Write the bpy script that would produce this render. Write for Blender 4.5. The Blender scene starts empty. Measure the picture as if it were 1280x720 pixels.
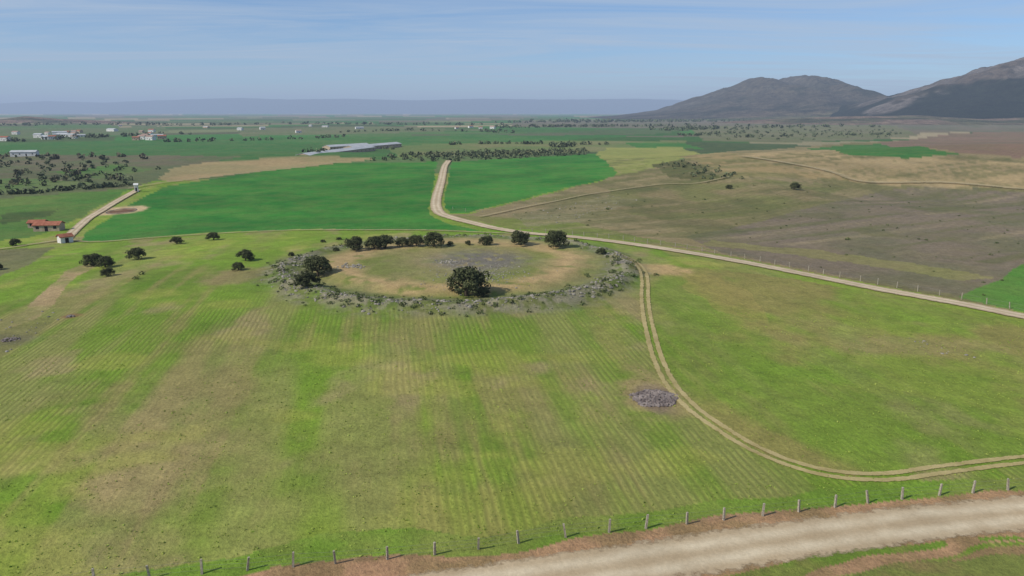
import bpy, math, random
import numpy as np
from mathutils import Vector
random.seed(4); rng=np.random.default_rng(7)
H=36.0; F=914.0; P=math.atan(220/F); cP,sP=math.cos(P),math.sin(P)
def lin(c):
    c=np.array(c,float)/255.0
    return np.where(c<=0.04045,c/12.92,((c+0.055)/1.055)**2.4)
# ---------- noise
def hsh(i,j,s):
    n=(i.astype(np.int64)*374761393+j.astype(np.int64)*668265263+s*1442695041)&0xffffffff
    n=((n^(n>>13))*1274126177)&0xffffffff
    n=n^(n>>16)
    return (n&0xffffff)/float(0xffffff)
def vn(x,y,s=0):
    x=np.asarray(x,float);y=np.asarray(y,float)
    i=np.floor(x);j=np.floor(y);fx=x-i;fy=y-j
    fx=fx*fx*(3-2*fx);fy=fy*fy*(3-2*fy)
    a=hsh(i,j,s);b=hsh(i+1,j,s);c=hsh(i,j+1,s);d=hsh(i+1,j+1,s)
    return (a*(1-fx)+b*fx)*(1-fy)+(c*(1-fx)+d*fx)*fy
def fbm(x,y,s=0,o=4):
    v=0;a=0.5;t=0
    for k in range(o):
        v=v+a*vn(x*2**k+k*17.3,y*2**k-k*9.1,s+k);t+=a;a*=0.5
    return v/t
def sst(a,b,x):
    t=np.clip((x-a)/(b-a),0,1);return t*t*(3-2*t)
# ---------- terrain
RC=(-12.5,163.0); RR=38.0
def height(x,y):
    x=np.asarray(x,float);y=np.asarray(y,float)
    r=np.hypot(x,y)
    z=2.6*np.exp(-((x+12)**2+(y-160)**2)/(85.0**2))
    z=z-2.5*np.exp(-((x+150)**2+(y-250)**2)/(90.0**2))
    z=z+7*np.exp(-(((x-190)/130)**2+((y-480)/110)**2))
    z=z+12*np.exp(-(((x-420)/160)**2+((y-560)/120)**2))
    z=z-3.5*np.exp(-(((x-190)/60)**2+((y-330)/50)**2))
    z=z+3.5*np.exp(-(((x-110)/45)**2+((y-370)/60)**2))
    z=z+4*np.exp(-(((x+170)/90)**2+((y-600)/60)**2))
    z=z+sst(250,800,r)*(fbm(x/260,y/260,3,3)-0.5)*6
    z=z+(fbm(x/40,y/40,5,2)-0.5)*0.7
    q=np.hypot(x-RC[0],y-RC[1])+ (vn(x/9,y/9,8)-0.5)*2.2
    z=z+1.1*np.exp(-((q-RR)/2.6)**2)*(0.6+0.8*vn(x/4,y/4,9))+0.9*(1-sst(RR-6,RR+1,q))
    z=z-0.8*np.exp(-((q-(RR-7))/3.0)**2)*sst(-0.2,0.4,(RC[1]-y)/RR)
    return z
_ts=np.geomspace(15,12000,9000)
def p2w(px,py):
    xc=(px-640)/F;yc=(360-py)/F
    d=np.array([xc,cP+yc*sP,-sP+yc*cP])
    X=_ts*d[0];Y=_ts*d[1];Z=H+_ts*d[2]
    h=height(X,Y);k=np.nonzero(Z<h)[0]
    if len(k)==0: return (X[-1],Y[-1])
    k=k[0]
    if k==0:return (X[0],Y[0])
    a=Z[k-1]-h[k-1];b=h[k]-Z[k];t=a/(a+b)
    return (X[k-1]+(X[k]-X[k-1])*t,Y[k-1]+(Y[k]-Y[k-1])*t)
def P3(px,py,dz=0):
    x,y=p2w(px,py);return Vector((x,y,float(height(x,y))+dz))
# ---------- node helper
class NT:
    def __init__(s,name):
        m=bpy.data.materials.new(name);m.use_nodes=True;s.m=m;s.t=m.node_tree;s.t.nodes.clear()
        s.out=s.n('ShaderNodeOutputMaterial');s.b=s.n('ShaderNodeBsdfPrincipled')
        s.b.inputs['Roughness'].default_value=0.9
        s.b.inputs['Specular IOR Level'].default_value=0.12
        s.l(s.b.outputs[0],s.out.inputs[0])
    def n(s,t,**k):
        n=s.t.nodes.new(t)
        for a,v in k.items(): setattr(n,a,v)
        return n
    def l(s,a,b): s.t.links.new(a,b)
    def inp(s,i,v):
        if isinstance(v,bpy.types.NodeSocket): s.l(v,i)
        elif isinstance(v,(tuple,list,np.ndarray)) :
            v=[float(q) for q in v]
            if len(v)==3 and len(i.default_value)==4: v=v+[1]
            i.default_value=v
        else: i.default_value=v
    def math(s,op,a,b=0.0,c=0.0,clamp=False):
        n=s.n('ShaderNodeMath',operation=op);n.use_clamp=clamp
        s.inp(n.inputs[0],a);s.inp(n.inputs[1],b);s.inp(n.inputs[2],c);return n.outputs[0]
    def mix(s,f,a,b,mode='MIX'):
        n=s.n('ShaderNodeMix',data_type='RGBA',blend_type=mode)
        s.inp(n.inputs[0],f);s.inp(n.inputs[6],a);s.inp(n.inputs[7],b);return n.outputs[2]
    def noise(s,vec,scale,detail=3,rough=0.5,dist=0):
        n=s.n('ShaderNodeTexNoise');s.l(vec,n.inputs['Vector']);n.inputs['Scale'].default_value=scale
        n.inputs['Detail'].default_value=detail;n.inputs['Roughness'].default_value=rough;n.inputs['Distortion'].default_value=dist
        return n.outputs[0]
    def rng(s,v,a,b,c,d):
        n=s.n('ShaderNodeMapRange');s.inp(n.inputs[0],v)
        for k,q in enumerate((a,b,c,d)): n.inputs[k+1].default_value=q
        return n.outputs[0]
    def pos(s): return s.n('ShaderNodeNewGeometry').outputs['Position']
    def attr(s,name): return s.n('ShaderNodeAttribute',attribute_name=name)
    def bump(s,h,dist,strength=1):
        n=s.n('ShaderNodeBump');n.inputs['Distance'].default_value=dist;n.inputs['Strength'].default_value=strength
        s.l(h,n.inputs['Height']);s.l(n.outputs[0],s.b.inputs['Normal'])
def mul(s,col,v):
    c=s.n('ShaderNodeVectorMath',operation='SCALE');s.l(col,c.inputs[0]);s.inp(c.inputs['Scale'],v);return c.outputs[0]
def sep(s,v):
    n=s.n('ShaderNodeSeparateXYZ');s.l(v,n.inputs[0]);return n.outputs
# ground material
g=NT('field_ground');pos=g.pos();col=g.attr('Col').outputs['Color'];mk=sep(g,g.attr('Msk').outputs['Vector']);xyz=sep(g,pos)
def ucoord(s,xyz,vx):
    dx=(vx-640)/F*cP;n=math.hypot(dx,1)
    return s.math('ADD',s.math('MULTIPLY',xyz[0],1/n),s.math('MULTIPLY',xyz[1],-dx/n))
nz_m=g.noise(pos,0.35,3,0.6);nz_f=g.noise(pos,2.6,4,0.8);nz_l=g.noise(pos,0.09,2,0.5)
uA=ucoord(g,xyz,480)
ph=g.math('ADD',g.math('MULTIPLY',uA,2*math.pi/0.8),g.math('ADD',g.math('MULTIPLY',nz_l,6.0),g.math('MULTIPLY',nz_m,2.2)))
wA=g.math('SINE',ph);wA=g.math('ADD',wA,g.rng(nz_f,0.3,0.7,-1.5,1.5))
wA=g.rng(wA,-0.4,1.6,0,1)
gapA=g.math('MULTIPLY',g.math('MULTIPLY',wA,mk[0]),g.rng(nz_m,0.32,0.64,0.15,0.95))
uB=ucoord(g,xyz,1500)
phB=g.math('ADD',g.math('MULTIPLY',uB,2*math.pi/3.2),g.math('MULTIPLY',nz_l,9.0))
wB=g.rng(g.math('ADD',g.math('SINE',phB),g.rng(nz_m,0.3,0.7,-0.8,0.8)),-0.5,1.4,0,1)
gapB=g.math('MULTIPLY',wB,mk[1])
c1=g.mix(gapA,col,mul(g,g.mix(0.5,col,lin((116,104,62))),0.72))
c1=g.mix(g.math('MULTIPLY',gapB,0.4),c1,mul(g,c1,0.66))
c1=mul(g,c1,g.rng(nz_f,0.25,0.75,0.55,1.46))
c1=mul(g,c1,g.rng(nz_m,0.25,0.75,0.8,1.2))
hue=g.mix(g.rng(nz_l,0.35,0.7,0,0.35),c1,mul(g,g.mix(0.5,c1,lin((144,130,78))),0.98))
tuft=g.math('MULTIPLY',mk[2],g.rng(g.noise(pos,1.3,2,0.7),0.54,0.64,0,0.9))
hue=g.mix(tuft,hue,lin((66,76,40)))
g.l(hue,g.b.inputs['Base Color'])
hh=g.math('ADD',g.math('MULTIPLY',nz_f,0.28),g.math('ADD',g.math('MULTIPLY',gapA,-0.13),g.math('MULTIPLY',nz_m,0.45)))
g.bump(hh,0.9,0.75)
MG=g.m
# hill material
g=NT('hill_scrub');pos=g.pos();col=g.attr('Col').outputs['Color']
n1=g.noise(pos,0.03,5,0.7);n2=g.noise(pos,0.008,3,0.6)
c=mul(g,col,g.rng(n1,0.3,0.7,0.45,1.5));c=mul(g,c,g.rng(n2,0.3,0.7,0.8,1.2));g.l(c,g.b.inputs['Base Color'])
g.bump(n1,35,0.8);MH=g.m
def simple(name,a,b,scale,rough=0.9,bump=0,bs=None,lo=0.35,hi=0.65):
    g=NT(name);tc=g.n('ShaderNodeTexCoord').outputs['Object'];f=g.noise(tc,scale,4,0.6)
    g.l(g.mix(g.rng(f,lo,hi,0,1),lin(a),lin(b)),g.b.inputs['Base Color']);g.b.inputs['Roughness'].default_value=rough
    if bump:g.bump(f,bump,0.6)
    return g.m
M_bark=simple('bark',(70,60,48),(95,84,70),3)
M_stone=simple('stone',(108,104,92),(162,154,142),0.9,bump=0.05)
M_stone2=simple('dark_stone',(100,90,86),(146,134,126),0.9,bump=0.05)
M_white=simple('whitewash',(204,200,192),(226,224,218),0.6)
M_wall=simple('stone_wall',(165,145,120),(190,172,148),1.5)
M_tile=simple('roof_tile',(138,84,64),(168,110,86),1.2,bump=0.05)
M_tile2=simple('faded_roof_tile',(150,122,108),(178,152,138),1.2)
M_metal=simple('sheet_metal_roof',(168,170,170),(192,192,190),0.15,rough=0.7)
M_dark=simple('dark_opening',(35,33,32),(50,48,46),2)
M_post=simple('concrete_post',(140,130,112),(178,168,150),6)
M_wire=simple('fence_metal',(100,98,95),(125,122,118),6,rough=0.6)
def leafmat(name,a,b):
    g=NT(name);at=g.attr('Tone');pos=g.pos()
    f=g.math('ADD',at.outputs['Fac'],g.rng(g.noise(pos,1.2,1),0.3,0.7,-0.2,0.2),clamp=True)
    g.l(g.mix(f,lin(a),lin(b)),g.b.inputs['Base Color'])
    g.b.inputs['Roughness'].default_value=0.7
    return g.m
M_oak=leafmat('oak_foliage',(38,44,26),(90,94,60))
M_olive=leafmat('olive_foliage',(58,68,46),(104,112,80))
M_wood=leafmat('woodland_foliage',(66,64,48),(106,104,78))
M_shrub=leafmat('shrub_foliage',(58,72,38),(102,110,66))
M_grass=leafmat('grass_blades',(114,140,48),(158,168,80))
# road material
def roadmat(name,a,b,ruts=True,edge=0.35,amax=1.0):
    g=NT(name);pos=g.pos();uv=g.n('ShaderNodeUVMap').outputs[0];u=sep(g,uv)[0]
    n=g.noise(pos,0.4,4,0.6);nf=g.noise(pos,3.5,3,0.7);ns=g.noise(pos,0.12,2)
    c=g.mix(g.rng(n,0.3,0.7,0,1),lin(a),lin(b))
    au=g.math('ABSOLUTE',g.math('SUBTRACT',u,0.5))
    if ruts:
        d=g.math('ABSOLUTE',g.math('SUBTRACT',g.math('ADD',au,g.rng(ns,0.3,0.7,-0.03,0.03)),0.19))
        c=g.mix(g.rng(d,0.03,0.16,0.0,0.55),mul(g,c,1.03),lin((158,134,100)))
    c=mul(g,c,g.rng(nf,0.3,0.7,0.9,1.1));c=mul(g,c,g.rng(ns,0.3,0.7,0.92,1.08))
    g.l(c,g.b.inputs['Base Color'])
    e=g.math('ADD',g.math('MULTIPLY',au,2.0),g.math('MULTIPLY',g.math('SUBTRACT',g.noise(pos,0.9,4,0.7),0.5),edge*2.6))
    al=g.rng(e,0.78,1.0,amax,0)
    g.l(al,g.b.inputs['Alpha']);g.bump(nf,0.06,0.6)
    return g.m
M_road=roadmat('dirt_road_surface',(182,164,134),(204,188,158))
M_rut=roadmat('rut_dirt',(160,144,94),(190,172,122),False,0.8,0.9)
M_faint=roadmat('worn_path_dirt',(160,144,106),(180,164,126),False,1.1,0.6)
# ---------- mesh helpers
def mesh_np(name,V,Fc,mats,smooth=False,tone=None,link=True):
    me=bpy.data.meshes.new(name)
    V=np.asarray(V,np.float32);Fc=np.asarray(Fc,np.int32);k=Fc.shape[1]
    me.vertices.add(len(V));me.vertices.foreach_set('co',V.ravel())
    me.loops.add(Fc.size);me.loops.foreach_set('vertex_index',Fc.ravel())
    me.polygons.add(len(Fc));me.polygons.foreach_set('loop_start',np.arange(0,Fc.size,k,dtype=np.int32))
    me.polygons.foreach_set('loop_total',np.full(len(Fc),k,np.int32))
    me.update(calc_edges=True)
    me.polygons.foreach_set('use_smooth',np.full(len(Fc),smooth))
    for m in mats: me.materials.append(m)
    if tone is not None:
        a=me.attributes.new('Tone','FLOAT','POINT');a.data.foreach_set('value',np.asarray(tone,np.float32))
    if link:
        o=bpy.data.objects.new(name,me);bpy.context.scene.collection.objects.link(o);return o
    return me
def colattr(me,name,A):
    a=me.attributes.new(name,'FLOAT_COLOR','POINT');B=np.ones((len(A),4),np.float32);B[:,:A.shape[1]]=A
    a.data.foreach_set('color',B.ravel())
# ---------- ground sheet
deg=math.pi/180
az=np.concatenate([np.arange(-50,50,0.075),np.arange(50,310,2.0)])*deg
th=np.concatenate([np.arange(80,40,-2.0),np.arange(40,22,-0.14),np.arange(22,0.55,-0.08)])*deg
rad=np.concatenate([[1.0],H/np.tan(th),[4300,5200,6500,8500,12000,18000,30000]])
A,Rr=np.meshgrid(az,rad);X=(Rr*np.sin(A)).ravel();Y=(Rr*np.cos(A)).ravel()
na,nr=len(az),len(rad)
Z=height(X,Y)
V=np.stack([X,Y,Z],1)
i=np.arange(nr-1)[:,None]*na;j=np.arange(na)[None,:];j2=(j+1)%na
Fc=np.stack([(i+j),(i+j2),(i+na+j2),(i+na+j)],-1).reshape(-1,4)[:,::-1]
N=len(X);R=np.hypot(X,Y)
f1=fbm(X/22,Y/22,21,4);f2=fbm(X/70,Y/70,31,3);f3=fbm(X/5,Y/5,41,4)
dx=(480-640)/F*cP;nn=math.hypot(dx,1)
U=(X-dx*Y)/nn;W=(dx*X+Y)/nn
st=fbm(U/2.5,W/45,51,4);st2=fbm(U/9,W/80,55,3)
def mixc(C,c,f):
    f=np.broadcast_to(np.asarray(f,float),(len(C),))[:,None];return C*(1-f)+lin(c)[None,:]*f
C=np.tile(lin((110,138,42)),(N,1))
C=mixc(C,(136,154,56),sst(0.42,0.68,f2)*0.75)
C=mixc(C,(88,118,34),sst(0.46,0.66,f1)*0.6)
dry=sst(0.47,0.65,f1*0.4+st*0.45+f3*0.15)
C=mixc(C,(146,132,82),dry*0.65)
C=mixc(C,(148,136,88),sst(0.55,0.7,st2)*0.5)
ll=sst(-5,-50,X)*sst(105,60,Y)
C=mixc(C,(156,136,94),ll*sst(0.38,0.6,f1*0.6+f3*0.4)*0.85)
C=mixc(C,(118,150,46),sst(100,140,Y)*sst(0.4,0.6,f2*0.5+f3*0.5)*0.5*(X<60))
C=mixc(C,(152,136,94),sst(0.62,0.76,fbm(X/11,Y/16,301,4))*0.75)
C=mixc(C,(160,160,74),sst(0.58,0.72,fbm(X/14,Y/10,303,4))*0.4)
M=np.zeros((N,3));M[:,0]=(0.75*sst(0.3,0.58,fbm(X/35,Y/45,305,3))+0.22)*sst(150,115,Y);M[:,2]=0.12
a0=0.5;xr=X*math.cos(a0)+Y*math.sin(a0);yr=-X*math.sin(a0)+Y*math.cos(a0)
xr=xr/330+ (fbm(X/500,Y/500,61,2)-0.5)*1.2;yr=yr/190+(fbm(X/500,Y/500,63,2)-0.5)*1.2
best=np.full(N,1e9);cid=np.zeros(N);cid2=np.zeros(N)
xi=np.floor(xr);yi=np.floor(yr)
for a in (-1,0,1):
    for b in (-1,0,1):
        cx=xi+a;cy=yi+b
        px=cx+0.15+0.7*hsh(cx,cy,71);py=cy+0.15+0.7*hsh(cx,cy,73)
        d=np.abs(px-xr)+np.abs(py-yr)*1.0
        m=d<best;best=np.where(m,d,best);cid=np.where(m,hsh(cx,cy,77),cid);cid2=np.where(m,hsh(cx,cy,79),cid2)
pal=np.array([lin(c) for c in [(58,98,48),(82,102,60),(104,110,76),(128,120,92),(70,90,56),(56,110,52),(148,134,106),(90,96,70),(72,102,56),(110,102,84)]])
PC=pal[(cid*9.99).astype(int)]*(0.9+0.4*cid2)[:,None]
pf=(R>440).astype(float)
C=C*(1-pf)[:,None]+PC*pf[:,None]
M[:,0]*=1-pf;M[:,2]=np.where(pf>0,0.2*cid2,M[:,2]);M[:,1]=np.where(pf>0,0.4*cid,0)
def pip(poly,qx,qy):
    ins=np.zeros(len(qx),bool);n=len(poly)
    for k in range(n):
        x1,y1=poly[k];x2,y2=poly[(k+1)%n]
        if y1==y2: continue
        c=((y1>qy)!=(y2>qy))&(qx<(x2-x1)*(qy-y1)/(y2-y1)+x1);ins^=c
    return ins
JX=(fbm(X/14,Y/14,81,3)-0.5);JY=(fbm(X/14,Y/14,83,3)-0.5)
def wpoly(pts): return [p2w(*p) for p in pts]
def region(pts,jit=0.01):
    poly=wpoly(pts);bx=np.array(poly);mg=10
    lo=bx.min(0)-mg;hi=bx.max(0)+mg
    idx=np.nonzero((X>lo[0])&(X<hi[0])&(Y>lo[1])&(Y<hi[1]))[0]
    s=1.5+R[idx]*jit
    m=pip(poly,X[idx]+JX[idx]*s,Y[idx]+JY[idx]*s)
    return idx[m]
def paint(pts,c,c2=None,rA=0,rB=0,tf=0.05,jit=0.01,var=0.6,op=1.0,sc=35):
    k=region(pts,jit)
    col=np.tile(lin(c),(len(k),1))
    if c2 is not None:
        f=sst(0.35,0.65,fbm(X[k]/sc,Y[k]/sc,91,4))*var;col=mixc(col,c2,f)
    C[k]=C[k]*(1-op)+col*op;M[k,0]=rA;M[k,1]=rB;M[k,2]=tf
# order: far -> near
paint([(640,152),(860,149),(1100,150),(1290,155),(1290,166),(1100,164),(900,160),(640,158)],(112,104,88),(92,100,74))
paint([(-500,190),(-500,176),(0,178),(370,172),(380,180),(372,194),(200,193),(0,193)],(56,106,50),(76,110,60))
paint([(-500,160),(0,160),(200,158),(215,163),(100,172),(-500,176)],(86,108,68),(104,110,80))
paint([(200,176),(420,170),(620,168),(700,176),(560,182),(500,184),(380,180)],(56,110,52),(86,114,62))
paint([(300,160),(480,158),(600,163),(430,168),(300,170)],(96,110,72),(116,114,86))
paint([(860,160),(1000,157),(1120,158),(1150,170),(1000,178),(880,176)],(114,112,84),(98,108,68),tf=0.2)
paint([(480,182),(700,176),(860,176),(850,186),(735,190),(500,198)],(122,122,80),(84,118,56),tf=0.2)
paint([(780,178),(850,178),(880,186),(800,186)],(52,112,46),(70,112,52))
paint([(-700,198),(0,193),(200,194),(300,196),(240,206),(205,222),(160,236),(0,250),(-700,300)],(104,98,76),(84,104,60),rB=.4,tf=0.35)
paint([(60,215),(150,205),(190,212),(120,224)],(76,116,52),(100,106,68))
paint([(-100,226),(20,222),(120,228),(60,238),(-100,246)],(84,116,56),(104,110,72))
paint([(200,222),(212,211),(250,204),(330,198),(400,195),(470,198),(420,205),(330,214),(260,222),(205,228)],(160,138,98),(134,128,86),tf=0.12)
paint([(-700,300),(0,248),(90,241),(165,236),(150,246),(105,270),(40,296),(0,300),(-700,380)],(74,114,46),(104,122,60),rB=.3)
paint([(0,268),(70,262),(60,270),(0,280)],(66,88,42),None)
paint([(100,303),(108,290),(150,262),(205,234),(330,214),(430,203),(546,202),(540,240),(536,268),(560,280),(604,289),(500,287),(400,286),(250,291)],(44,108,36),(62,126,44),rB=0.4,tf=0.0,jit=0.003,var=0.9)
paint([(564,203),(640,198),(748,192),(772,220),(705,236),(640,252),(585,266),(560,266),(555,250)],(44,112,38),(66,130,48),rB=0.4,tf=0.0,jit=0.003,var=0.9)
paint([(556,268),(585,268),(640,254),(705,238),(772,220),(835,205),(905,190),(1000,184),(1200,170),(1600,175),(1700,270),(1700,480),(1280,391),(1100,357),(1000,337),(900,318),(800,303),(720,293),(640,286)],(120,114,74),(144,128,92),rB=0.7,tf=0.35,var=1.0,sc=28)
paint([(560,270),(600,270),(720,278),(800,296),(900,314),(800,303),(720,293),(640,286)],(114,124,58),(132,122,80),tf=0.4,sc=12)
paint([(860,296),(1000,262),(1100,238),(1180,232),(1290,240),(1700,280),(1700,460),(1290,385),(1150,362),(1000,334),(900,316)],(124,110,92),(110,106,78),rB=0.5,tf=0.35,var=0.9,sc=24)
paint([(760,235),(900,225),(1060,232),(1000,255),(860,280),(760,262)],(134,120,84),(114,116,66),op=0.8,rB=0.9,tf=0.35,sc=16,var=1)
paint([(900,300),(1060,318),(1230,345),(1210,352),(1050,328),(880,306)],(140,138,66),None,op=0.45,tf=0.2,jit=0.05)
paint([(745,192),(760,185),(850,184),(876,192),(840,204),(800,214),(772,219)],(144,144,78),(128,136,70),rB=0.2)
paint([(812,206),(850,200),(880,210),(905,224),(885,228),(840,222)],(84,84,48),(100,98,60),tf=0.6)
paint([(850,196),(905,190),(960,203),(1050,214),(1075,226),(1010,222),(920,222),(880,208)],(156,134,92),(130,122,78),tf=0.2,sc=20,var=0.9)
paint([(920,193),(985,188),(1100,190),(1290,206),(1700,220),(1700,262),(1290,236),(1080,229),(1010,215),(960,204)],(174,150,108),(148,130,92),rB=.5,sc=25,var=0.9)
paint([(1010,186),(1060,181),(1110,180),(1160,186),(1198,193),(1140,198),(1060,194)],(52,106,42),(66,114,50))
paint([(1100,178),(1180,168),(1290,164),(1700,160),(1700,210),(1290,198),(1205,192),(1160,185)],(128,104,86),(112,100,78),rB=.4)
paint([(1198,372),(1240,352),(1290,326),(1500,360),(1500,440),(1290,393)],(72,122,42),(96,134,54),rB=.3)
paint([(640,268),(760,244),(800,250),(720,278),(660,284)],(126,120,82),(150,140,110),op=0.6,tf=0.5,sc=10)
k=np.nonzero((R>210)&(X>0)&(R<560)&(C[:,0]>C[:,1]*0.8))[0]
sx_=fbm((X[k]*0.85+Y[k]*0.5)/70,(-X[k]*0.5+Y[k]*0.85)/5,311,4)
C[k]=mixc(C[k],(166,148,112),sst(0.6,0.75,sx_)*0.35);C[k]=mixc(C[k],(92,98,54),sst(0.46,0.3,sx_)*0.55)
C[k]=mixc(C[k],(90,92,56),sst(0.55,0.7,fbm(X[k]/16,Y[k]/20,313,5))*0.5)
paint([(-300,330),(0,312),(70,309),(40,330),(0,345),(-300,400)],(120,114,80),(102,114,62),tf=0.4)
paint([(-300,480),(0,420),(40,405),(75,370),(95,345),(125,330),(110,328),(80,340),(55,365),(25,392),(0,402),(-300,440)],(168,144,104),(130,130,74),tf=0.25,var=0.85,sc=9)
paint([(-100,480),(0,450),(45,418),(70,400),(50,398),(0,415),(-100,430)],(122,122,66),(142,132,94),tf=0.4)
k=region([(806,345),(850,330),(1000,350),(1290,402),(1700,480),(1700,560),(1290,576),(1180,588),(1060,597),(960,570),(880,520),(830,465),(812,410)])
fr=fbm(X[k]/14,Y[k]/22,101,5)
C[k]=mixc(mixc(C[k],(114,136,48),0.5),(144,130,76),sst(0.4,0.6,fr)*0.75);M[k,0]=0.25;M[k,2]=0.3
k=region([(850,335),(900,345),(945,375),(950,400),(900,385),(860,360)],0.05);C[k]=mixc(C[k],(160,144,80),0.4)
def spot(px,py,rx,ry,c,op=0.8,seed=3,tf=None,am=0.9,lo=0.5):
    cx,cy=p2w(px,py);d=np.hypot((X-cx)/rx,(Y-cy)/ry)+(fbm(X/3,Y/3,seed,3)-0.5)*am
    f=(1-sst(lo,1.1,d))*op
    C[:]=mixc(C,c,f);M[:,0]*=1-f
    if tf is not None:M[:,2]=np.maximum(M[:,2]*(1-f),f*tf)
spot(812,494,5.4,9.5,(152,134,90),0.9,5);spot(816,498,3.2,4.6,(128,110,92),0.8)
spot(300,345,9,11,(142,126,86),0.75,6);spot(100,372,7,9,(146,128,84),0.35,9);spot(765,425,3,13,(140,134,72),0.5,10)
spot(820,337,9,7,(192,160,112),0.9,11);spot(775,320,5,8,(184,158,112),0.85,12);spot(895,330,10,3,(160,148,80),0.4,12)
spot(1150,432,16,5,(148,134,88),0.45,13);spot(90,395,2,2,(128,92,66),0.8,14)
spot(10,425,5,4,(112,108,84),0.6,15)
q=np.hypot(X-RC[0],Y-RC[1]);qn=q+(fbm(X/7,Y/7,111,3)-0.5)*5
k=np.nonzero(q<RR+12)[0];xx,yy,qq=X[k],Y[k],qn[k]
t=C[k].copy();fa=fbm(xx/9,yy/9,113,4);fb=fbm(xx/3,yy/3,115,3);fc=fbm(xx/1.3,yy/1.3,117,3)
ins=1-sst(RR-4,RR-1,qq)
inner=np.tile(lin((128,128,76)),(len(k),1))
inner=mixc(inner,(108,122,52),sst(0.45,0.6,fa))
inner=mixc(inner,(180,152,108),np.exp(-((qq-(RR-12))/4.0)**2)*sst(0.2,0.45,fb)*0.95)
inner=mixc(inner,(152,132,100),(1-sst(0,24,qq))*sst(0.32,0.54,fa)*0.9)
inner=mixc(inner,(164,144,98),sst(-0.1,0.9,(yy-RC[1])/RR)*0.6*(1-sst(30,36,qq)))
inner=mixc(inner,(112,106,98),np.exp(-(((xx+7)/11)**2+((yy-163)/13)**2)**2)*0.9*sst(0.22,0.48,fc))
t=t*(1-ins[:,None])+inner*ins[:,None]
bm=np.exp(-((qq-RR)/4.4)**2)
t=mixc(t,(88,100,54),np.clip(bm*1.3,0,0.95)*(0.6+0.4*fb))
t=mixc(t,(146,138,116),bm*sst(0.42,0.58,fb*0.5+fc*0.5)*0.85)
C[k]=t;M[k,0]*=(1-np.clip(ins+bm,0,1));M[k,2]=np.maximum(M[k,2],bm*0.5+ins*0.15)
paint([(100,735),(350,690),(555,668),(712,650),(860,634),(1000,618),(1160,602),(1290,590),(1500,560),(1700,640),(1290,640),(900,680),(300,760)],(108,138,44),(136,138,70),tf=0.15,jit=0.06,sc=6)
paint([(200,752),(350,714),(500,701),(700,680),(900,651),(1100,632),(1280,612),(1700,570),(1700,640),(1290,690),(1190,704),(900,760),(200,880)],(172,134,100),(138,114,78),tf=0.15,jit=0.05,sc=3,var=0.8)
paint([(1000,800),(1190,706),(1290,690),(1700,640),(1900,900),(1200,1100),(-600,1100),(200,882),(900,765)],(142,116,80),(106,114,56),tf=0.2,jit=0.03,sc=4)
paint([(860,735),(905,722),(1000,704),(1100,692),(1192,686),(1196,692),(1100,705),(1010,722),(930,745)],(100,130,40),(128,118,66),tf=0.3,jit=0.05,sc=3)
paint([(1236,684),(1290,678),(1300,682),(1240,688)],(98,130,38),tf=0.1,jit=0.03)
paint([(1030,735),(1120,712),(1300,702),(1300,780)],(112,122,56),(134,112,74),tf=0.2,jit=0.03,sc=4,var=0.9)
spot(152,263,9.5,13,(196,170,130),0.95,15,am=0.3,lo=0.85)
spot(152,264,5.0,7,(104,72,58),0.97,16,am=0.25,lo=0.85)
big=fbm(X/55,Y/55,321,4);bg2=fbm(X/8,Y/12,323,3)
C*=(0.88+0.28*big)[:,None]*(0.92+0.16*bg2)[:,None]
gr=mesh_np('ground',V,Fc,[MG],True);colattr(gr.data,'Col',C);colattr(gr.data,'Msk',M)
# ---------- roads
def resample(pts,step):
    pts=[np.array(p,float) for p in pts];out=[]
    Q=[2*pts[0]-pts[1]]+pts+[2*pts[-1]-pts[-2]]
    for k in range(1,len(Q)-2):
        p0,p1,p2,p3=Q[k-1:k+3];n=max(2,int(np.linalg.norm(p2-p1)/step))
        for a in range(n):
            t=a/n;out.append(0.5*((2*p1)+(-p0+p2)*t+(2*p0-5*p1+4*p2-p3)*t*t+(-p0+3*p1-3*p2+p3)*t**3))
    out.append(pts[-1]);return np.array(out)
def strip_data(wp,width,step,off=0.0,shift=0.0):
    L=resample(wp,step);T=np.gradient(L,axis=0);T/=np.linalg.norm(T,axis=1)[:,None]
    Nn=np.stack([T[:,1],-T[:,0]],1);m=7;vs=[];
    for a in range(m):
        u=a/(m-1);p=L+Nn*((u-0.5)*width+shift);r=np.hypot(p[:,0],p[:,1])
        vs.append(np.stack([p[:,0],p[:,1],height(p[:,0],p[:,1])+0.03+off+np.maximum(0,r-60)*0.0009],1))
    Vv=np.stack(vs,1).reshape(-1,3);n=len(L)
    i=np.arange(n-1)[:,None]*m;j=np.arange(m-1)[None,:]
    Fq=np.stack([i+j,i+m+j,i+m+j+1,i+j+1],-1).reshape(-1,4)
    Fq=Fq[:,::-1]
    uu=np.tile(np.arange(m)/(m-1),n);return Vv,Fq,uu
def strip(name,px,width,mat,step=1.5,off=0.0,shifts=(0,)):
    wp=[p2w(*p) if len(p)==2 else p[:2] for p in px]
    VV=[];FF=[];UU=[];b=0
    for s in shifts:
        v,f,u=strip_data(wp,width,step,off,s);VV.append(v);FF.append(f+b);UU.append(u);b+=len(v)
    Vv=np.concatenate(VV);Fq=np.concatenate(FF);uu=np.concatenate(UU)
    o=mesh_np(name,Vv,Fq,[mat],True)
    if o.data.polygons[0].normal.z<0:
        o.data.flip_normals()
    uv=o.data.uv_layers.new(name='UVMap');li=np.zeros(len(o.data.loops),np.int32);o.data.loops.foreach_get('vertex_index',li)
    d=np.zeros((len(li),2),np.float32);d[:,0]=uu[li];uv.data.foreach_set('uv',d.ravel());return o
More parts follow.
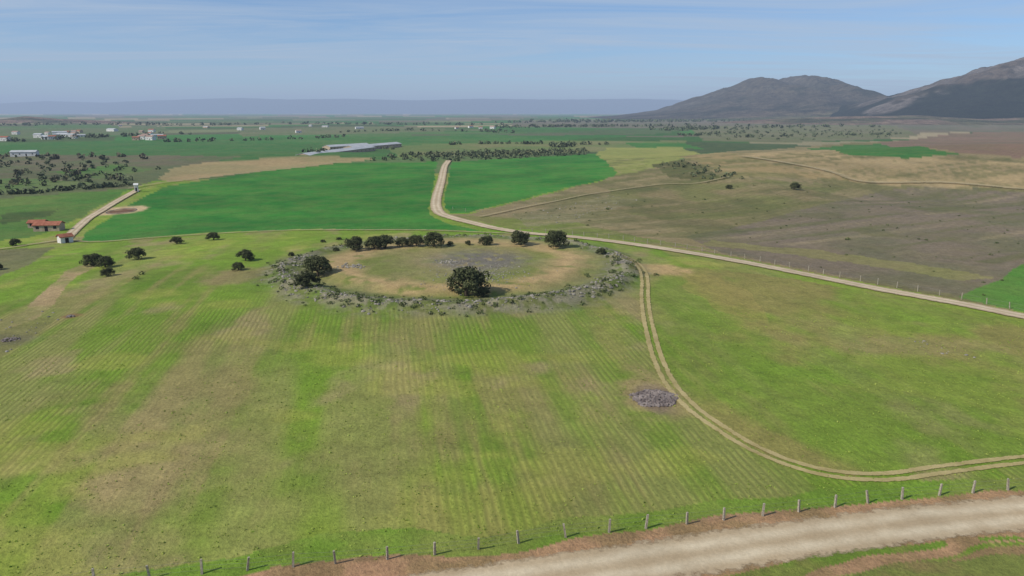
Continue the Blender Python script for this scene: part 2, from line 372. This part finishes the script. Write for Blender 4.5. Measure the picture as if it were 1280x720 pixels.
strip('dirt_road',[(200,812),(480,752),(700,719),(900,688),(1050,666),(1160,652),(1290,640),(1500,618),(1800,590)],5.8,M_road,0.8)
strip('dirt_road',[(561,201),(556,208),(553,220),(550,232),(546,246),(545,258),(550,267),(566,273),(590,279),(620,286),(660,292),(720,297),(800,307),(900,323),(1000,342),(1100,362),(1200,380),(1290,398),(1600,452)],4.8,M_road,2.0,0.05)
strip('dirt_track',[(770,317),(788,324),(802,337),(806,352),(806,370),(808,392),(814,420),(822,448),(838,480),(865,510),(900,535),(940,559),(990,580),(1045,593),(1110,596),(1180,587),(1290,574),(1500,556)],0.8,M_rut,0.6,0.02,(-0.62,0.62))
strip('dirt_track',[(172,238),(150,250),(130,262),(110,274),(95,287),(82,300)],3.6,M_road,2.0,0.05)
strip('dirt_track',[(82,300),(120,303),(200,297),(300,291),(400,288),(500,288),(600,291),(650,293)],2.0,M_faint,2.0,0.08)
strip('dirt_track',[(82,300),(40,306),(0,312),(-200,335)],2.4,M_faint,2.0,0.08)
strip('dirt_track',[(925,196),(980,204),(1040,216),(1080,228),(1180,229),(1290,238),(1500,250)],4.5,M_faint,3.0,0.3)
strip('dirt_track',[(600,272),(660,259),(740,243),(820,232),(870,230),(912,222)],1.8,M_faint,3.0,0.2)
strip('dirt_track',[(160,237),(200,230),(300,218),(420,204)],2.0,M_faint,3.0,0.3)
# ---------- foliage / stones
def leafquads(cent,rad_,n,size,rg,flat=0.8,tone=0.5):
    K=len(cent);c=np.repeat(cent,n,0);r=np.repeat(rad_,n)
    d=rg.normal(size=(K*n,3));d/=np.linalg.norm(d,axis=1)[:,None]
    p=c+d*(r*(0.55+0.5*rg.random(K*n)**0.6))[:,None]*np.array([1,1,flat])
    nrm=d+rg.normal(size=d.shape)*0.55;nrm/=np.linalg.norm(nrm,axis=1)[:,None]
    a=np.cross(nrm,rg.normal(size=d.shape));a/=np.linalg.norm(a,axis=1)[:,None];b=np.cross(nrm,a)
    s=np.repeat(np.atleast_1d(size)*np.ones(K),n)*(0.6+0.8*rg.random(K*n));a=a*s[:,None];b=b*(s*0.7)[:,None]
    Vv=np.stack([p-a-b*0.4,p+b-a*0.1,p+a+b*0.3,p-b+a*0.2],1).reshape(-1,3)
    Fq=np.arange(K*n*4).reshape(-1,4)
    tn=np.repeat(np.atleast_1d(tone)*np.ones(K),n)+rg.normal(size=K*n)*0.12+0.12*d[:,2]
    return Vv,Fq,np.repeat(tn,4)
def tube(p0,p1,r0,r1,n=7):
    p0=np.array(p0,float);p1=np.array(p1,float);d=p1-p0;d/=np.linalg.norm(d)
    a=np.cross(d,[0.3,0.9,0.1]);a/=np.linalg.norm(a);b=np.cross(d,a)
    t=np.arange(n)*2*math.pi/n;ring=np.cos(t)[:,None]*a+np.sin(t)[:,None]*b
    Vv=np.concatenate([p0+ring*r0,p1+ring*r1]);k=np.arange(n)
    return Vv,np.stack([k,(k+1)%n,n+(k+1)%n,n+k],1)
def oak_mesh(seed,n_cl=44,lq=95):
    rg=np.random.default_rng(seed);V_=[];F_=[];T_=[];mi=[];b=0
    def add(v,f,t,m):
        nonlocal b
        V_.append(v);F_.append(f+b);T_.append(t);mi.append(np.full(len(f),m));b+=len(v)
    v,f=tube((0,0,-0.3),(0.15,0.1,1.5),0.42,0.3,9);add(v,f,np.zeros(len(v)),0)
    for k in range(6):
        a=k*1.05+rg.random()*0.5;e=(math.cos(a)*2.3,math.sin(a)*2.3,2.9+rg.random())
        mid=(math.cos(a)*1.0,math.sin(a)*1.0,2.0+rg.random()*0.3)
        v,f=tube((0.15,0.1,1.35),mid,0.22,0.15);add(v,f,np.zeros(len(v)),0)
        v,f=tube(mid,e,0.15,0.06);add(v,f,np.zeros(len(v)),0)
    cs=[];rs=[]
    for k in range(n_cl):
        a=rg.random()*6.283;u=rg.random();zz=rg.random()**0.8
        rr=(3.5*math.sqrt(max(0,1-(zz*0.92)**2.3)))*(0.35+0.65*math.sqrt(u))*(1+0.16*math.sin(2*a+seed)+0.12*math.sin(3*a+2*seed))
        cs.append((rr*math.cos(a),rr*math.sin(a),1.35+3.4*zz));rs.append(0.75+0.5*rg.random())
    cs=np.array(cs);v,f,t=leafquads(cs,np.array(rs),lq,0.2,rg,0.8,0.35+0.5*rg.random(n_cl)*0.9)
    add(v,f,t,1)
    me=mesh_np('holm_oak_mesh%d'%seed,np.concatenate(V_),np.concatenate(F_),[M_bark,M_oak],False,np.concatenate(T_),link=False)
    me.polygons.foreach_set('material_index',np.concatenate(mi).astype(np.int32));return me
oaks=[oak_mesh(s) for s in (1,2,3,4,5)]
def depth(p): return p[1]*cP+(H-p[2])*sP
def oak(px,py,w,k=None,hs=1.0,name='holm_oak'):
    p=P3(px,py);s=w*depth(p)/F/8.3
    o=bpy.data.objects.new(name,oaks[(k if k is not None else random.randrange(5))%5]);bpy.context.scene.collection.objects.link(o)
    o.location=p-Vector((0,0,0.1));o.scale=(s,s,s*hs*0.92);o.rotation_euler=(0,0,random.random()*6.28);return o
for a in [(443,313,30),(468,311,27),(482,310,28),(503,308,20),(520,308,24),(543,308,31),(608,306,20),(650,306,31),(695,309,36),(752,318,14),(397,345,42),(383,358,32),(583,370,60),(604,371,22),(117,332,27),(132,334,24),(134,345,18),(173,324,25),(221,305,16),(267,300,17),(307,326,24),(298,338,18),(20,307,16),(-3,337,15),(364,320,9),(585,306,10),(563,307,10),(420,314,9),(993,237,15),(911,236,9),(404,303,7),(424,300,7)]:
    oak(*a)
def mass(name,pts,mat,n=22,flat=0.8,q=0.45,seed=1):
    rg=np.random.default_rng(seed);p=np.array(pts);c=np.stack([p[:,0],p[:,1],height(p[:,0],p[:,1])+p[:,2]*0.7*flat],1)
    v,f,t=leafquads(c,p[:,2],n,p[:,2]*q,rg,flat,rg.random(len(p))*0.9)
    return mesh_np(name,v,f,[mat],False,t)
def gridfill(poly,sx,sy,ang,rg,r0,r1,keep=0.9,jit=0.15):
    poly=np.array(poly);c=poly.mean(0);ext=np.abs(poly-c).max()*1.5
    a,b=np.meshgrid(np.arange(-ext,ext,sx),np.arange(-ext,ext,sy));a=a.ravel();b=b.ravel()
    a=a+rg.normal(size=len(a))*sx*jit;b=b+rg.normal(size=len(b))*sy*jit
    x=c[0]+a*math.cos(ang)-b*math.sin(ang);y=c[1]+a*math.sin(ang)+b*math.cos(ang)
    m=pip(poly,x,y)&(rg.random(len(x))<keep);x=x[m];y=y[m]
    return list(zip(x,y,r0+(r1-r0)*rg.random(len(x))))
rg=np.random.default_rng(11)
mass('olive_grove',gridfill(wpoly([(465,201),(500,194),(600,190),(736,187),(738,193),(640,199),(560,202)]),9,7,0.3,rg,1.6,2.3),M_olive,16,seed=2)
g1=gridfill(wpoly([(-200,200),(0,196),(150,200),(205,212),(150,234),(0,246),(-200,262)]),14,12,0.2,rg,1.2,2.0,0.6)
mass('olive_grove',g1,M_olive,20,seed=3)
mass('olive_grove',gridfill(wpoly([(880,166),(1000,161),(1110,162),(1140,169),(1000,176),(900,175)]),34,30,0.5,rg,1.6,2.6,0.6),M_olive,12,seed=8)
g2=gridfill(wpoly([(0,214),(60,212),(160,216),(185,224),(120,228),(0,226)]),12,12,0.7,rg,1.6,3.0,0.4,0.6)
g2+=gridfill(wpoly([(-100,230),(60,224),(160,222),(150,226),(60,232),(-100,240)]),8,8,0.7,rg,1.5,2.6,0.45,0.6)
g2+=gridfill(wpoly([(0,194),(160,196),(200,200),(100,201),(0,200)]),14,12,0.7,rg,1.6,3.2,0.5,0.5)
mass('woodland',g2,M_wood,26,seed=4)
def hedge(px,n,r0,r1,spread=3):
    wp=resample([p2w(*p) for p in px],1.0);out=[]
    for k in range(n):
        p=wp[rg.integers(len(wp))];out.append((p[0]+rg.normal()*spread,p[1]+rg.normal()*spread,r0+(r1-r0)*rg.random()))
    return out
L=[]
L+=hedge([(0,243),(60,240),(150,233)],60,0.8,2,2)
L+=hedge([(200,178),(300,176),(420,172)],30,2,4,8)
L+=hedge([(0,176),(100,173),(220,168)],50,2,4,25)
L+=hedge([(420,166),(520,163),(640,166)],40,2,4.5,12)
L+=hedge([(560,181),(650,180),(760,181)],50,1.5,3,5)
L+=hedge([(640,160),(740,158),(860,157)],110,3,5.5,30)
L+=hedge([(820,163),(940,160),(1080,158)],90,3,5.5,30)
L+=hedge([(660,153),(780,152),(900,152)],170,4,8,90)
L+=hedge([(200,157),(400,155),(600,156)],90,3,6,60)
L+=hedge([(0,157),(100,156),(220,156)],50,3,6,60)
L+=hedge([(900,172),(1000,170),(1120,168)],40,2,3.5,8)
L+=hedge([(690,184),(700,184),(715,183)],10,3,4.5,3)
L+=hedge([(812,207),(850,205),(900,224)],60,0.5,1.2,7)
L+=hedge([(860,170),(900,167),(960,166)],35,2,4,12)
L+=hedge([(380,193),(430,190),(500,186)],14,1.5,3,5)
mass('distant_trees',L,M_olive,16,seed=5)
sh=[]
for k in range(620):
    a=rg.random()*6.283
    if math.sin(a)>0.2 and rg.random()<0.7: continue
    r=RR+rg.normal()*2.6;sh.append((RC[0]+r*math.cos(a),RC[1]+r*math.sin(a),0.2+0.5*rg.random()**2.5))
for px,py in [(170,349),(178,343),(345,352),(352,338),(790,345),(1060,300),(880,250),(760,262)]:
    x,y=p2w(px,py);sh.append((x,y,0.8))
sh+=gridfill(wpoly([(620,272),(760,242),(1060,232),(1290,250),(1290,380),(1000,330),(800,298)]),9,9,0.3,rg,0.15,0.55,0.4,0.6)
mass('shrubs',sh,M_shrub,40,0.55,0.24,seed=6)
nG=15000;gx=rg.uniform(-75,110,nG);gy=48+95*rg.random(nG)**1.2
fpoly=wpoly([(-300,900),(60,745),(210,721),(450,702),(555,692),(712,671),(860,655),(997,640),(1085,629),(1168,620),(1290,609),(1700,560),(1700,400),(-300,400)])
kk=pip(fpoly,gx,gy)&(vn(gx/4,gy/4,5)>0.35);gx=gx[kk];gy=gy[kk]
rr_=0.06+0.07*rg.random(len(gx))**2
v,f,tn=leafquads(np.stack([gx,gy,height(gx,gy)+0.04],1),rr_,5,rr_*0.7,rg,0.5,np.clip(vn(gx/7,gy/7,6)*1.2,0,1));mesh_np('grass',v,f,[M_grass],False,tn)
# stones
t_=(1+5**.5)/2
ico=np.array([(-1,t_,0),(1,t_,0),(-1,-t_,0),(1,-t_,0),(0,-1,t_),(0,1,t_),(0,-1,-t_),(0,1,-t_),(t_,0,-1),(t_,0,1),(-t_,0,-1),(-t_,0,1)])/1.9
icf=np.array([(0,11,5),(0,5,1),(0,1,7),(0,7,10),(0,10,11),(1,5,9),(5,11,4),(11,10,2),(10,7,6),(7,1,8),(3,9,4),(3,4,2),(3,2,6),(3,6,8),(3,8,9),(4,9,5),(2,4,11),(6,2,10),(8,6,7),(9,8,1)])
def stones(name,pts,mat,zoff=None,seed=1):
    rg=np.random.default_rng(seed);VV=[];FF=[]
    for k,(x,y,r) in enumerate(pts):
        v=ico*(1+rg.normal(size=(12,1))*0.16)*np.array([1+0.5*rg.random(),1,0.55+0.35*rg.random()])*r
        a=rg.random()*6.28;c,s=math.cos(a),math.sin(a);v=v@np.array([[c,-s,0],[s,c,0],[0,0,1]])
        z=float(height(x,y))+(zoff[k] if zoff is not None else r*0.1);VV.append(v+np.array([x,y,z]));FF.append(icf+12*k)
    return mesh_np(name,np.concatenate(VV),np.concatenate(FF),[mat])
ps=[]
for k in range(1900):
    a=rg.random()*6.283
    if math.sin(a)>0.3 and rg.random()<0.6: continue
    if vn(np.array([a*9.0]),np.array([0.5]),12)[0]<0.3: continue
    r=RR-0.3+rg.normal()*1.6;ps.append((RC[0]+r*math.cos(a),RC[1]+r*math.sin(a),0.09+0.26*rg.random()**2.2))
x0,y0=p2w(600,342)
for k in range(600):
    ps.append((x0+rg.normal()*5.0,y0+rg.normal()*5.5,0.06+0.16*rg.random()**1.5))
for cx,cy in ((440,333),(560,328)):
    x,y=p2w(cx,cy)
    for k in range(60): ps.append((x+rg.normal()*1.9,y+rg.normal()*1.2,0.12+0.2*rg.random()))
stones('stone_rubble',ps,M_stone,seed=2)
def pile(px,py,rad,hh,n,mat,name='rock_pile',seed=3):
    rg=np.random.default_rng(seed);x,y=p2w(px,py);pts=[];zo=[]
    for k in range(n):
        a=rg.random()*6.283;r=rad*math.sqrt(rg.random())*(0.9+0.06*math.sin(2*a+1)+0.06*math.sin(5*a))*(0.9+0.2*rg.random());pts.append((x+r*math.cos(a),y+r*math.sin(a)*1.05,0.07+0.15*rg.random()))
        zo.append(hh*max(0,1-(r/rad)**2)*(0.4+0.6*rg.random())+0.02)
    stones(name,pts,mat,zo,seed)
pile(818,498,2.9,0.25,900,M_stone2)
pile(88,396,0.6,0.3,30,M_stone2,seed=6);pile(12,425,1.4,0.25,60,M_stone2,seed=5)
fs=[]
for poly,n in (([(640,268),(760,244),(800,250),(700,280)],110),([(1090,415),(1150,425),(1240,452),(1160,440)],20),([(330,350),(350,372),(500,388),(400,380)],30),([(0,400),(60,385),(80,400),(0,450)],30)):
    w=np.array(wpoly(poly));lo=w.min(0);hi=w.max(0);c=0
    while c<n:
        x=lo[0]+rg.random()*(hi[0]-lo[0]);y=lo[1]+rg.random()*(hi[1]-lo[1])
        if pip(w,np.array([x]),np.array([y]))[0]: fs.append((x,y,0.06+0.12*rg.random()**2*(1+y/200)));c+=1
stones('field_stones',fs,M_stone,seed=9)
# ---------- fences
def boxv(c,sx,sy,sz,rot=0,lean=(0,0)):
    v=np.array([(a*sx/2,b*sy/2,z) for z in (0,sz) for a,b in ((-1,-1),(1,-1),(1,1),(-1,1))],float)
    v[4:,:2]*=0.86;v[4:,0]+=lean[0];v[4:,1]+=lean[1];cc,s=math.cos(rot),math.sin(rot)
    v[:,:2]=v[:,:2]@np.array([[cc,s],[-s,cc]])
    return v+np.array(c),np.array([(0,3,2,1),(4,5,6,7),(0,1,5,4),(1,2,6,5),(2,3,7,6),(3,0,4,7)])
def fence(px,spacing,ph,pw,jit=0.1,wires=3,seed=1,wr=0.012,skip=0.0):
    rg=np.random.default_rng(seed);L=resample([p2w(*p) for p in px],0.5)
    s=np.concatenate([[0],np.cumsum(np.linalg.norm(np.diff(L,axis=0),axis=1))]);n=int(s[-1]/spacing)
    VV=[];FF=[];MI=[];b=0;tops=[]
    for k in range(n+1):
        d=k*spacing+rg.normal()*spacing*0.05;x=np.interp(d,s,L[:,0]);y=np.interp(d,s,L[:,1]);z=float(height(x,y))-0.05
        if rg.random()<skip: continue
        ln=rg.normal(size=2)*jit;h=ph*(0.92+0.16*rg.random());v,f=boxv((x,y,z),pw,pw,h,rg.random()*0.6,ln);VV.append(v);FF.append(f+b);MI+= [0]*6;b+=8
        tops.append((np.array([x,y,z]),ln,h))
    for k in range(len(tops)-1):
        for w in range(wires):
            fr=0.3+0.6*w/max(1,wires-1);(p,l,h),(p2,l2,h2)=tops[k],tops[k+1]
            a=p+np.array([l[0]*fr,l[1]*fr,h*fr]);c=p2+np.array([l2[0]*fr,l2[1]*fr,h2*fr])
            v,f=tube(a,c,wr,wr,4);VV.append(v);FF.append(f+b);MI+=[1]*4;b+=8
    o=mesh_np('wire_fence',np.concatenate(VV),np.concatenate(FF),[M_post,M_wire]);o.data.polygons.foreach_set('material_index',np.array(MI,np.int32))
fence([(60,738),(210,721),(450,702),(555,692),(712,671),(860,655),(997,640),(1085,629),(1168,620),(1255,613),(1500,588)],3.7,1.3,0.18,0.1,3,3,0.008)
fence([(650,290),(720,294),(800,303),(900,318),(1000,337),(1100,356),(1200,374),(1290,391),(1500,428)],4.0,1.3,0.14,0.05,2,4)
fence([(566,262),(600,266),(640,262),(700,250)],8.0,1.3,0.13,0.05,2,5)
# ---------- buildings
def building(name,c,L,Wd,h,rh,ang,wall,roof,windows=3,overh=0.3):
    e=bpy.data.objects.new(name,None);bpy.context.scene.collection.objects.link(e);e.location=c;e.rotation_euler=(0,0,ang)
    def part(n,v,f,m):
        me=bpy.data.meshes.new(n);me.from_pydata(v,[],f);me.materials.append(m);me.update();o=bpy.data.objects.new(n,me);bpy.context.scene.collection.objects.link(o);o.parent=e
    a,b=L/2,Wd/2
    part('walls',[(-a,-b,-1),(a,-b,-1),(a,b,-1),(-a,b,-1),(-a,-b,h),(a,-b,h),(a,b,h),(-a,b,h),(-a,0,h+rh),(a,0,h+rh)],[(0,1,5,4),(2,3,7,6),(1,2,6,9,5),(3,0,4,8,7)],wall)
    A,B=a+overh,b+overh;z0=h-rh*overh/b+0.05;zt=h+rh+0.05;t=0.18
    part('roof',[(-A,-B,z0),(A,-B,z0),(A,0,zt),(-A,0,zt),(A,B,z0),(-A,B,z0),(-A,-B,z0+t),(A,-B,z0+t),(A,0,zt+t),(-A,0,zt+t),(A,B,z0+t),(-A,B,z0+t)],
      [(0,3,2,1),(3,5,4,2),(6,7,8,9),(9,8,10,11),(0,1,7,6),(4,5,11,10),(1,2,8,7),(2,4,10,8),(3,0,6,9),(5,3,9,11)],roof)
    vs=[];fs_=[]
    for s in (-1,1):
        for k in range(windows):
            x=-a+L*(k+0.5)/windows;w=min(0.5,L/windows/4);y=s*(b+0.02);dr=(k==windows//2)
            z1,z2=(0,min(2.1,h-0.3)) if dr else (h*0.4,h*0.4+0.95);n=len(vs)
            vs+=[(x-w,y,z1),(x+w,y,z1),(x+w,y,z2),(x-w,y,z2)];fs_.append((n,n+1,n+2,n+3))
    part('windows_and_door',vs,fs_,M_dark);return e
def pb(name,px,py,L,Wd,h,rh,ang,wall,roof,win=3):
    return building(name,P3(px,py),L,Wd,h,rh,ang,wall,roof,win)
pb('farmhouse',62,288,8,4.4,2.0,0.9,0.15,M_wall,M_tile,3)
pb('farmhouse',48,284,5,3.6,1.7,0.7,0.15,M_wall,M_tile,2)
pb('stone_hut',82,303,3.4,2.6,1.8,0.7,0.9,M_white,M_tile,1)
pb('white_tower',171,240,1.5,1.5,3.4,0.5,0.3,M_white,M_white,1)
def shed(p1,p2,Wd,h,rh,name='farm_shed'):
    a=P3(*p1);b=P3(*p2);d=b-a;c=(a+b)/2;c.z=min(a.z,b.z);building(name,c,d.to_2d().length,Wd,h,rh,math.atan2(d.y,d.x),M_wall,M_metal,14)
shed((378,194),(462,188.5),12,3.5,1.6);shed((436,188.5),(496,183.5),12,3.5,1.6);shed((408,188),(458,185),10,3.5,1.6)
hs=[(8,176),(30,195),(56,174),(64,174),(70,171),(78,170),(86,171),(94,169),(100,171),(68,174),(50,172),(60,168),(92,173),(172,175),(180,174),(190,175),(204,174),(186,169),(176,166),(190,165),(300,163),(330,162),(372,166),(388,158),(405,159),(572,161),(590,160),(600,161),(616,161),(450,161),(140,164),(20,168),(260,160),(150,158),(85,167),(92,166),(74,168),(100,166),(184,172),(196,171)]
for k,(px,py) in enumerate(hs):
    s=0.65+0.35*random.random();big=random.random()<0.2;rf=random.random()
    pb('village_house',px+random.uniform(-2,2),py,(22 if big else 11)*s,(10 if big else 8)*s,(4 if big else 4.5)*s,1.4*s,random.uniform(-0.6,0.6),M_white if random.random()<0.8 else M_wall,M_metal if (big or rf<0.3) else (M_tile if rf<0.5 else M_tile2),4)
x,y=p2w(152,264)
cor=[]
for k in range(90):
    a=k/90*6.283;cor.append((x+4.9*math.cos(a),y+6.8*math.sin(a),0.24))
stones('stone_well_wall',cor,M_stone2,seed=12)
def trough():
    c=P3(776,329);v=[];f=[]
    def bx(cx,cy,sx,sy,z0,z1):
        n=len(v);v.extend([(cx+a*sx/2,cy+b*sy/2,z) for z in (z0,z1) for a,b in ((-1,-1),(1,-1),(1,1),(-1,1))]);f.extend([tuple(n+q for q in t) for t in [(0,3,2,1),(4,5,6,7),(0,1,5,4),(1,2,6,5),(2,3,7,6),(3,0,4,7)]])
    bx(0,-0.4,2,0.16,0,0.4);bx(0,0.4,2,0.16,0,0.4);bx(-0.9,0,0.18,0.635,0,0.39);bx(0.9,0,0.18,0.635,0,0.39);bx(0,0,1.6,0.63,0,0.25)
    me=bpy.data.meshes.new('stone_trough');me.from_pydata(v,[],f);me.materials.append(M_stone);o=bpy.data.objects.new('stone_trough',me);bpy.context.scene.collection.objects.link(o);o.location=c
trough()
# ---------- mountains
def mountain(name,sil,D,Wf,Wb,nx,ny,colf,rough=0.25,mat=MH,pw=1.15,shape=None):
    xs=[];zs=[]
    for px,py in sil:
        yc=(360-py)/F;k=(yc*cP-sP)/(cP+yc*sP);xs.append(D*((px-640)/F)/(cP+yc*sP));zs.append(H+D*k)
    gx=np.linspace(xs[0],xs[-1],nx);v=np.linspace(-1,1,ny);GX,GV=np.meshgrid(gx,v)
    GY=D+np.where(GV<0,GV*Wf,GV*Wb)
    wob=(fbm(GX/500,GY/500,201,4)-0.5)*500*np.abs(GV)
    pr=np.interp(GX+wob,xs,zs);f=(1-np.abs(GV)**pw)
    rd=1-np.abs(2*fbm(GX/240,GY/420,211,5)-1)
    Z_=pr*f*(1+rough*(rd-0.72)*np.minimum(1,np.abs(GV)*5))+ (fbm(GX/60,GY/60,221,3)-0.5)*pr*0.06*f-6
    Vv=np.stack([GX,GY,Z_],-1).reshape(-1,3)
    i=np.arange(ny-1)[:,None]*nx;j=np.arange(nx-1)[None,:];Fq=np.stack([i+j,i+j+1,i+nx+j+1,i+nx+j],-1).reshape(-1,4)
    o=mesh_np(name,Vv,Fq,[mat],True);colattr(o.data,'Col',colf(Vv,(Z_/np.maximum(pr,1)).ravel()));return o
def c1(Vv,f):
    n=fbm(Vv[:,0]/180,Vv[:,1]/180,231,4);C_=np.tile(lin((82,74,60)),(len(Vv),1));C_=mixc(C_,(50,52,38),sst(0.4,0.6,n)*0.85)
    C_=mixc(C_,(118,102,82),sst(0.35,0.05,f)*sst(0.4,0.7,fbm(Vv[:,0]/120,Vv[:,1]/90,5,3)));C_=mixc(C_,(84,94,54),sst(0.2,0.05,f)*0.6);return mixc(C_,(100,92,82),sst(0.6,0.9,f)*sst(0.4,0.6,n)*0.7)
mountain('mountain',[(740,146),(800,141),(835,134),(868,122),(895,112),(915,107),(932,101),(943,96),(952,96),(963,101),(975,101),(985,95),(1003,93),(1015,96),(1030,104),(1050,113),(1075,122),(1100,128),(1130,134),(1180,140),(1260,146)],4600,1500,1500,420,220,c1,0.35)
def c2(Vv,f):
    n=fbm(Vv[:,0]/120,Vv[:,1]/120,241,4);C_=np.tile(lin((94,82,70)),(len(Vv),1));C_=mixc(C_,(58,54,42),sst(0.4,0.6,n)*0.85)
    C_=mixc(C_,(118,108,100),sst(0.7,0.9,f)*sst(0.45,0.55,n)*0.8)
    fo=sst(0.95,0.8,f+(n-0.5)*0.6+sst(1650,2050,Vv[:,0])*0.42);C_=mixc(C_,(24,32,18),fo*0.94)
    return mixc(C_,(98,92,62),sst(0.12,0.04,f)*0.9)
mountain('mountain',[(1060,146),(1100,131),(1125,121),(1150,113),(1175,104),(1195,100),(1212,92),(1232,86),(1250,79),(1265,75),(1280,71),(1330,58),(1400,48),(1500,60),(1620,95),(1760,146)],3000,800,1200,520,240,c2,0.4)
def c3(Vv,f):
    n=fbm(Vv[:,0]/150,Vv[:,1]/90,251,3);C_=np.tile(lin((128,108,90)),(len(Vv),1));return mixc(mixc(C_,(98,94,68),sst(0.4,0.6,n)),(62,66,44),sst(0.6,0.7,n)*0.6)
mountain('foothill',[(880,152),(960,147),(1060,143),(1150,142),(1200,145),(1260,140),(1350,134),(1500,140),(1600,150)],2500,500,500,300,60,c3,0.3)
mountain('foothill',[(-100,152),(0,147),(30,143),(60,146),(130,149),(200,152)],2600,300,400,200,50,c3,0.3)
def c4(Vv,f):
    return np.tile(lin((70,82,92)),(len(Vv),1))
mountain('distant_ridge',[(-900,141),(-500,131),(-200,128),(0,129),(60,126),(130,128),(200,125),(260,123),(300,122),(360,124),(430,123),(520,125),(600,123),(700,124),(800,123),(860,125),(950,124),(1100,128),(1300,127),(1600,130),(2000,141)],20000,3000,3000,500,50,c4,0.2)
# ---------- atmosphere (haze layer)
def haze():
    v=[(sx*45000,sy*45000,z) for z in (-60,480) for sx,sy in ((-1,-1),(1,-1),(1,1),(-1,1))]
    me=bpy.data.meshes.new('sky_haze');me.from_pydata(v,[],[(0,3,2,1),(4,5,6,7),(0,1,5,4),(1,2,6,5),(2,3,7,6),(3,0,4,7)])
    o=bpy.data.objects.new('sky_haze',me);bpy.context.scene.collection.objects.link(o)
    m=bpy.data.materials.new('haze_volume');m.use_nodes=True;t=m.node_tree;t.nodes.clear()
    ou=t.nodes.new('ShaderNodeOutputMaterial');a=t.nodes.new('ShaderNodeVolumeAbsorption');e=t.nodes.new('ShaderNodeEmission');s=t.nodes.new('ShaderNodeAddShader')
    dn=1/11000.;a.inputs['Density'].default_value=dn;a.inputs['Color'].default_value=(0,0,0,1)
    e.inputs['Color'].default_value=(*[float(q) for q in lin((152,170,198))],1);e.inputs['Strength'].default_value=dn
    t.links.new(a.outputs[0],s.inputs[0]);t.links.new(e.outputs[0],s.inputs[1]);t.links.new(s.outputs[0],ou.inputs['Volume'])
    me.materials.append(m)
haze()
# ---------- light
sd=Vector((-0.82,-0.40,0)).normalized();el=math.radians(40)
sv=Vector((sd.x*math.cos(el),sd.y*math.cos(el),math.sin(el)))
ld=bpy.data.lights.new('sun','SUN');ld.energy=4.2;ld.angle=math.radians(0.5);ld.color=(1,0.95,0.87)
lo=bpy.data.objects.new('sun',ld);bpy.context.scene.collection.objects.link(lo);lo.rotation_euler=(-sv).to_track_quat('-Z','Y').to_euler();lo.location=(0,0,300)
w=bpy.data.worlds.new('World');bpy.context.scene.world=w;w.use_nodes=True;t=w.node_tree;t.nodes.clear()
o=t.nodes.new('ShaderNodeOutputWorld');b=t.nodes.new('ShaderNodeBackground');sk=t.nodes.new('ShaderNodeTexSky')
sk.sky_type='NISHITA';sk.sun_disc=False;sk.sun_elevation=el;sk.sun_rotation=math.atan2(sv.x,sv.y);sk.altitude=1500;sk.air_density=1.0;sk.dust_density=0.3;sk.ozone_density=3.0
tc=t.nodes.new('ShaderNodeTexCoord');sx=t.nodes.new('ShaderNodeSeparateXYZ');t.links.new(tc.outputs['Generated'],sx.inputs[0])
def mt(op,a,b_=0.0):
    n=t.nodes.new('ShaderNodeMath');n.operation=op
    for k,q in enumerate((a,b_)):
        if isinstance(q,(int,float)):n.inputs[k].default_value=q
        else:t.links.new(q,n.inputs[k])
    return n.outputs[0]
zz=mt('ADD',mt('MAXIMUM',sx.outputs[2],0.0),0.04);cx=t.nodes.new('ShaderNodeCombineXYZ')
t.links.new(mt('DIVIDE',sx.outputs[0],zz),cx.inputs[0]);t.links.new(mt('MULTIPLY',mt('DIVIDE',sx.outputs[1],zz),1.1),cx.inputs[1])
mp=t.nodes.new('ShaderNodeMapping');mp.inputs['Rotation'].default_value=(0,0,0.25);mp.inputs['Scale'].default_value=(0.2,0.55,1);t.links.new(cx.outputs[0],mp.inputs[0])
nz=t.nodes.new('ShaderNodeTexNoise');nz.inputs['Scale'].default_value=1.3;nz.inputs['Detail'].default_value=8;nz.inputs['Roughness'].default_value=0.62;nz.inputs['Distortion'].default_value=1.0;t.links.new(mp.outputs[0],nz.inputs['Vector'])
mr=t.nodes.new('ShaderNodeMapRange');mr.inputs[1].default_value=0.38;mr.inputs[2].default_value=0.66;mr.inputs[3].default_value=0.04;mr.inputs[4].default_value=0.75;t.links.new(nz.outputs[0],mr.inputs[0])
tint=t.nodes.new('ShaderNodeMix');tint.data_type='RGBA';tint.blend_type='MULTIPLY';tint.inputs[0].default_value=1;t.links.new(sk.outputs[0],tint.inputs[6]);tint.inputs[7].default_value=(0.78,0.95,1.14,1)
mx=t.nodes.new('ShaderNodeMix');mx.data_type='RGBA';t.links.new(mr.outputs[0],mx.inputs[0]);t.links.new(tint.outputs[2],mx.inputs[6]);mx.inputs[7].default_value=(4.7,5.7,7.0,1)
t.links.new(mx.outputs[2],b.inputs[0]);b.inputs[1].default_value=0.1;t.links.new(b.outputs[0],o.inputs[0])
# ---------- camera
cd=bpy.data.cameras.new('camera');cam=bpy.data.objects.new('camera',cd);bpy.context.scene.collection.objects.link(cam)
cam.location=(0,0,H);cam.rotation_euler=(math.pi/2-P,0,0);cd.sensor_width=36;cd.lens=36*F/1280;cd.clip_start=0.5;cd.clip_end=150000
sc=bpy.context.scene;sc.camera=cam;sc.view_settings.view_transform='Standard';sc.view_settings.look='None';sc.view_settings.exposure=0
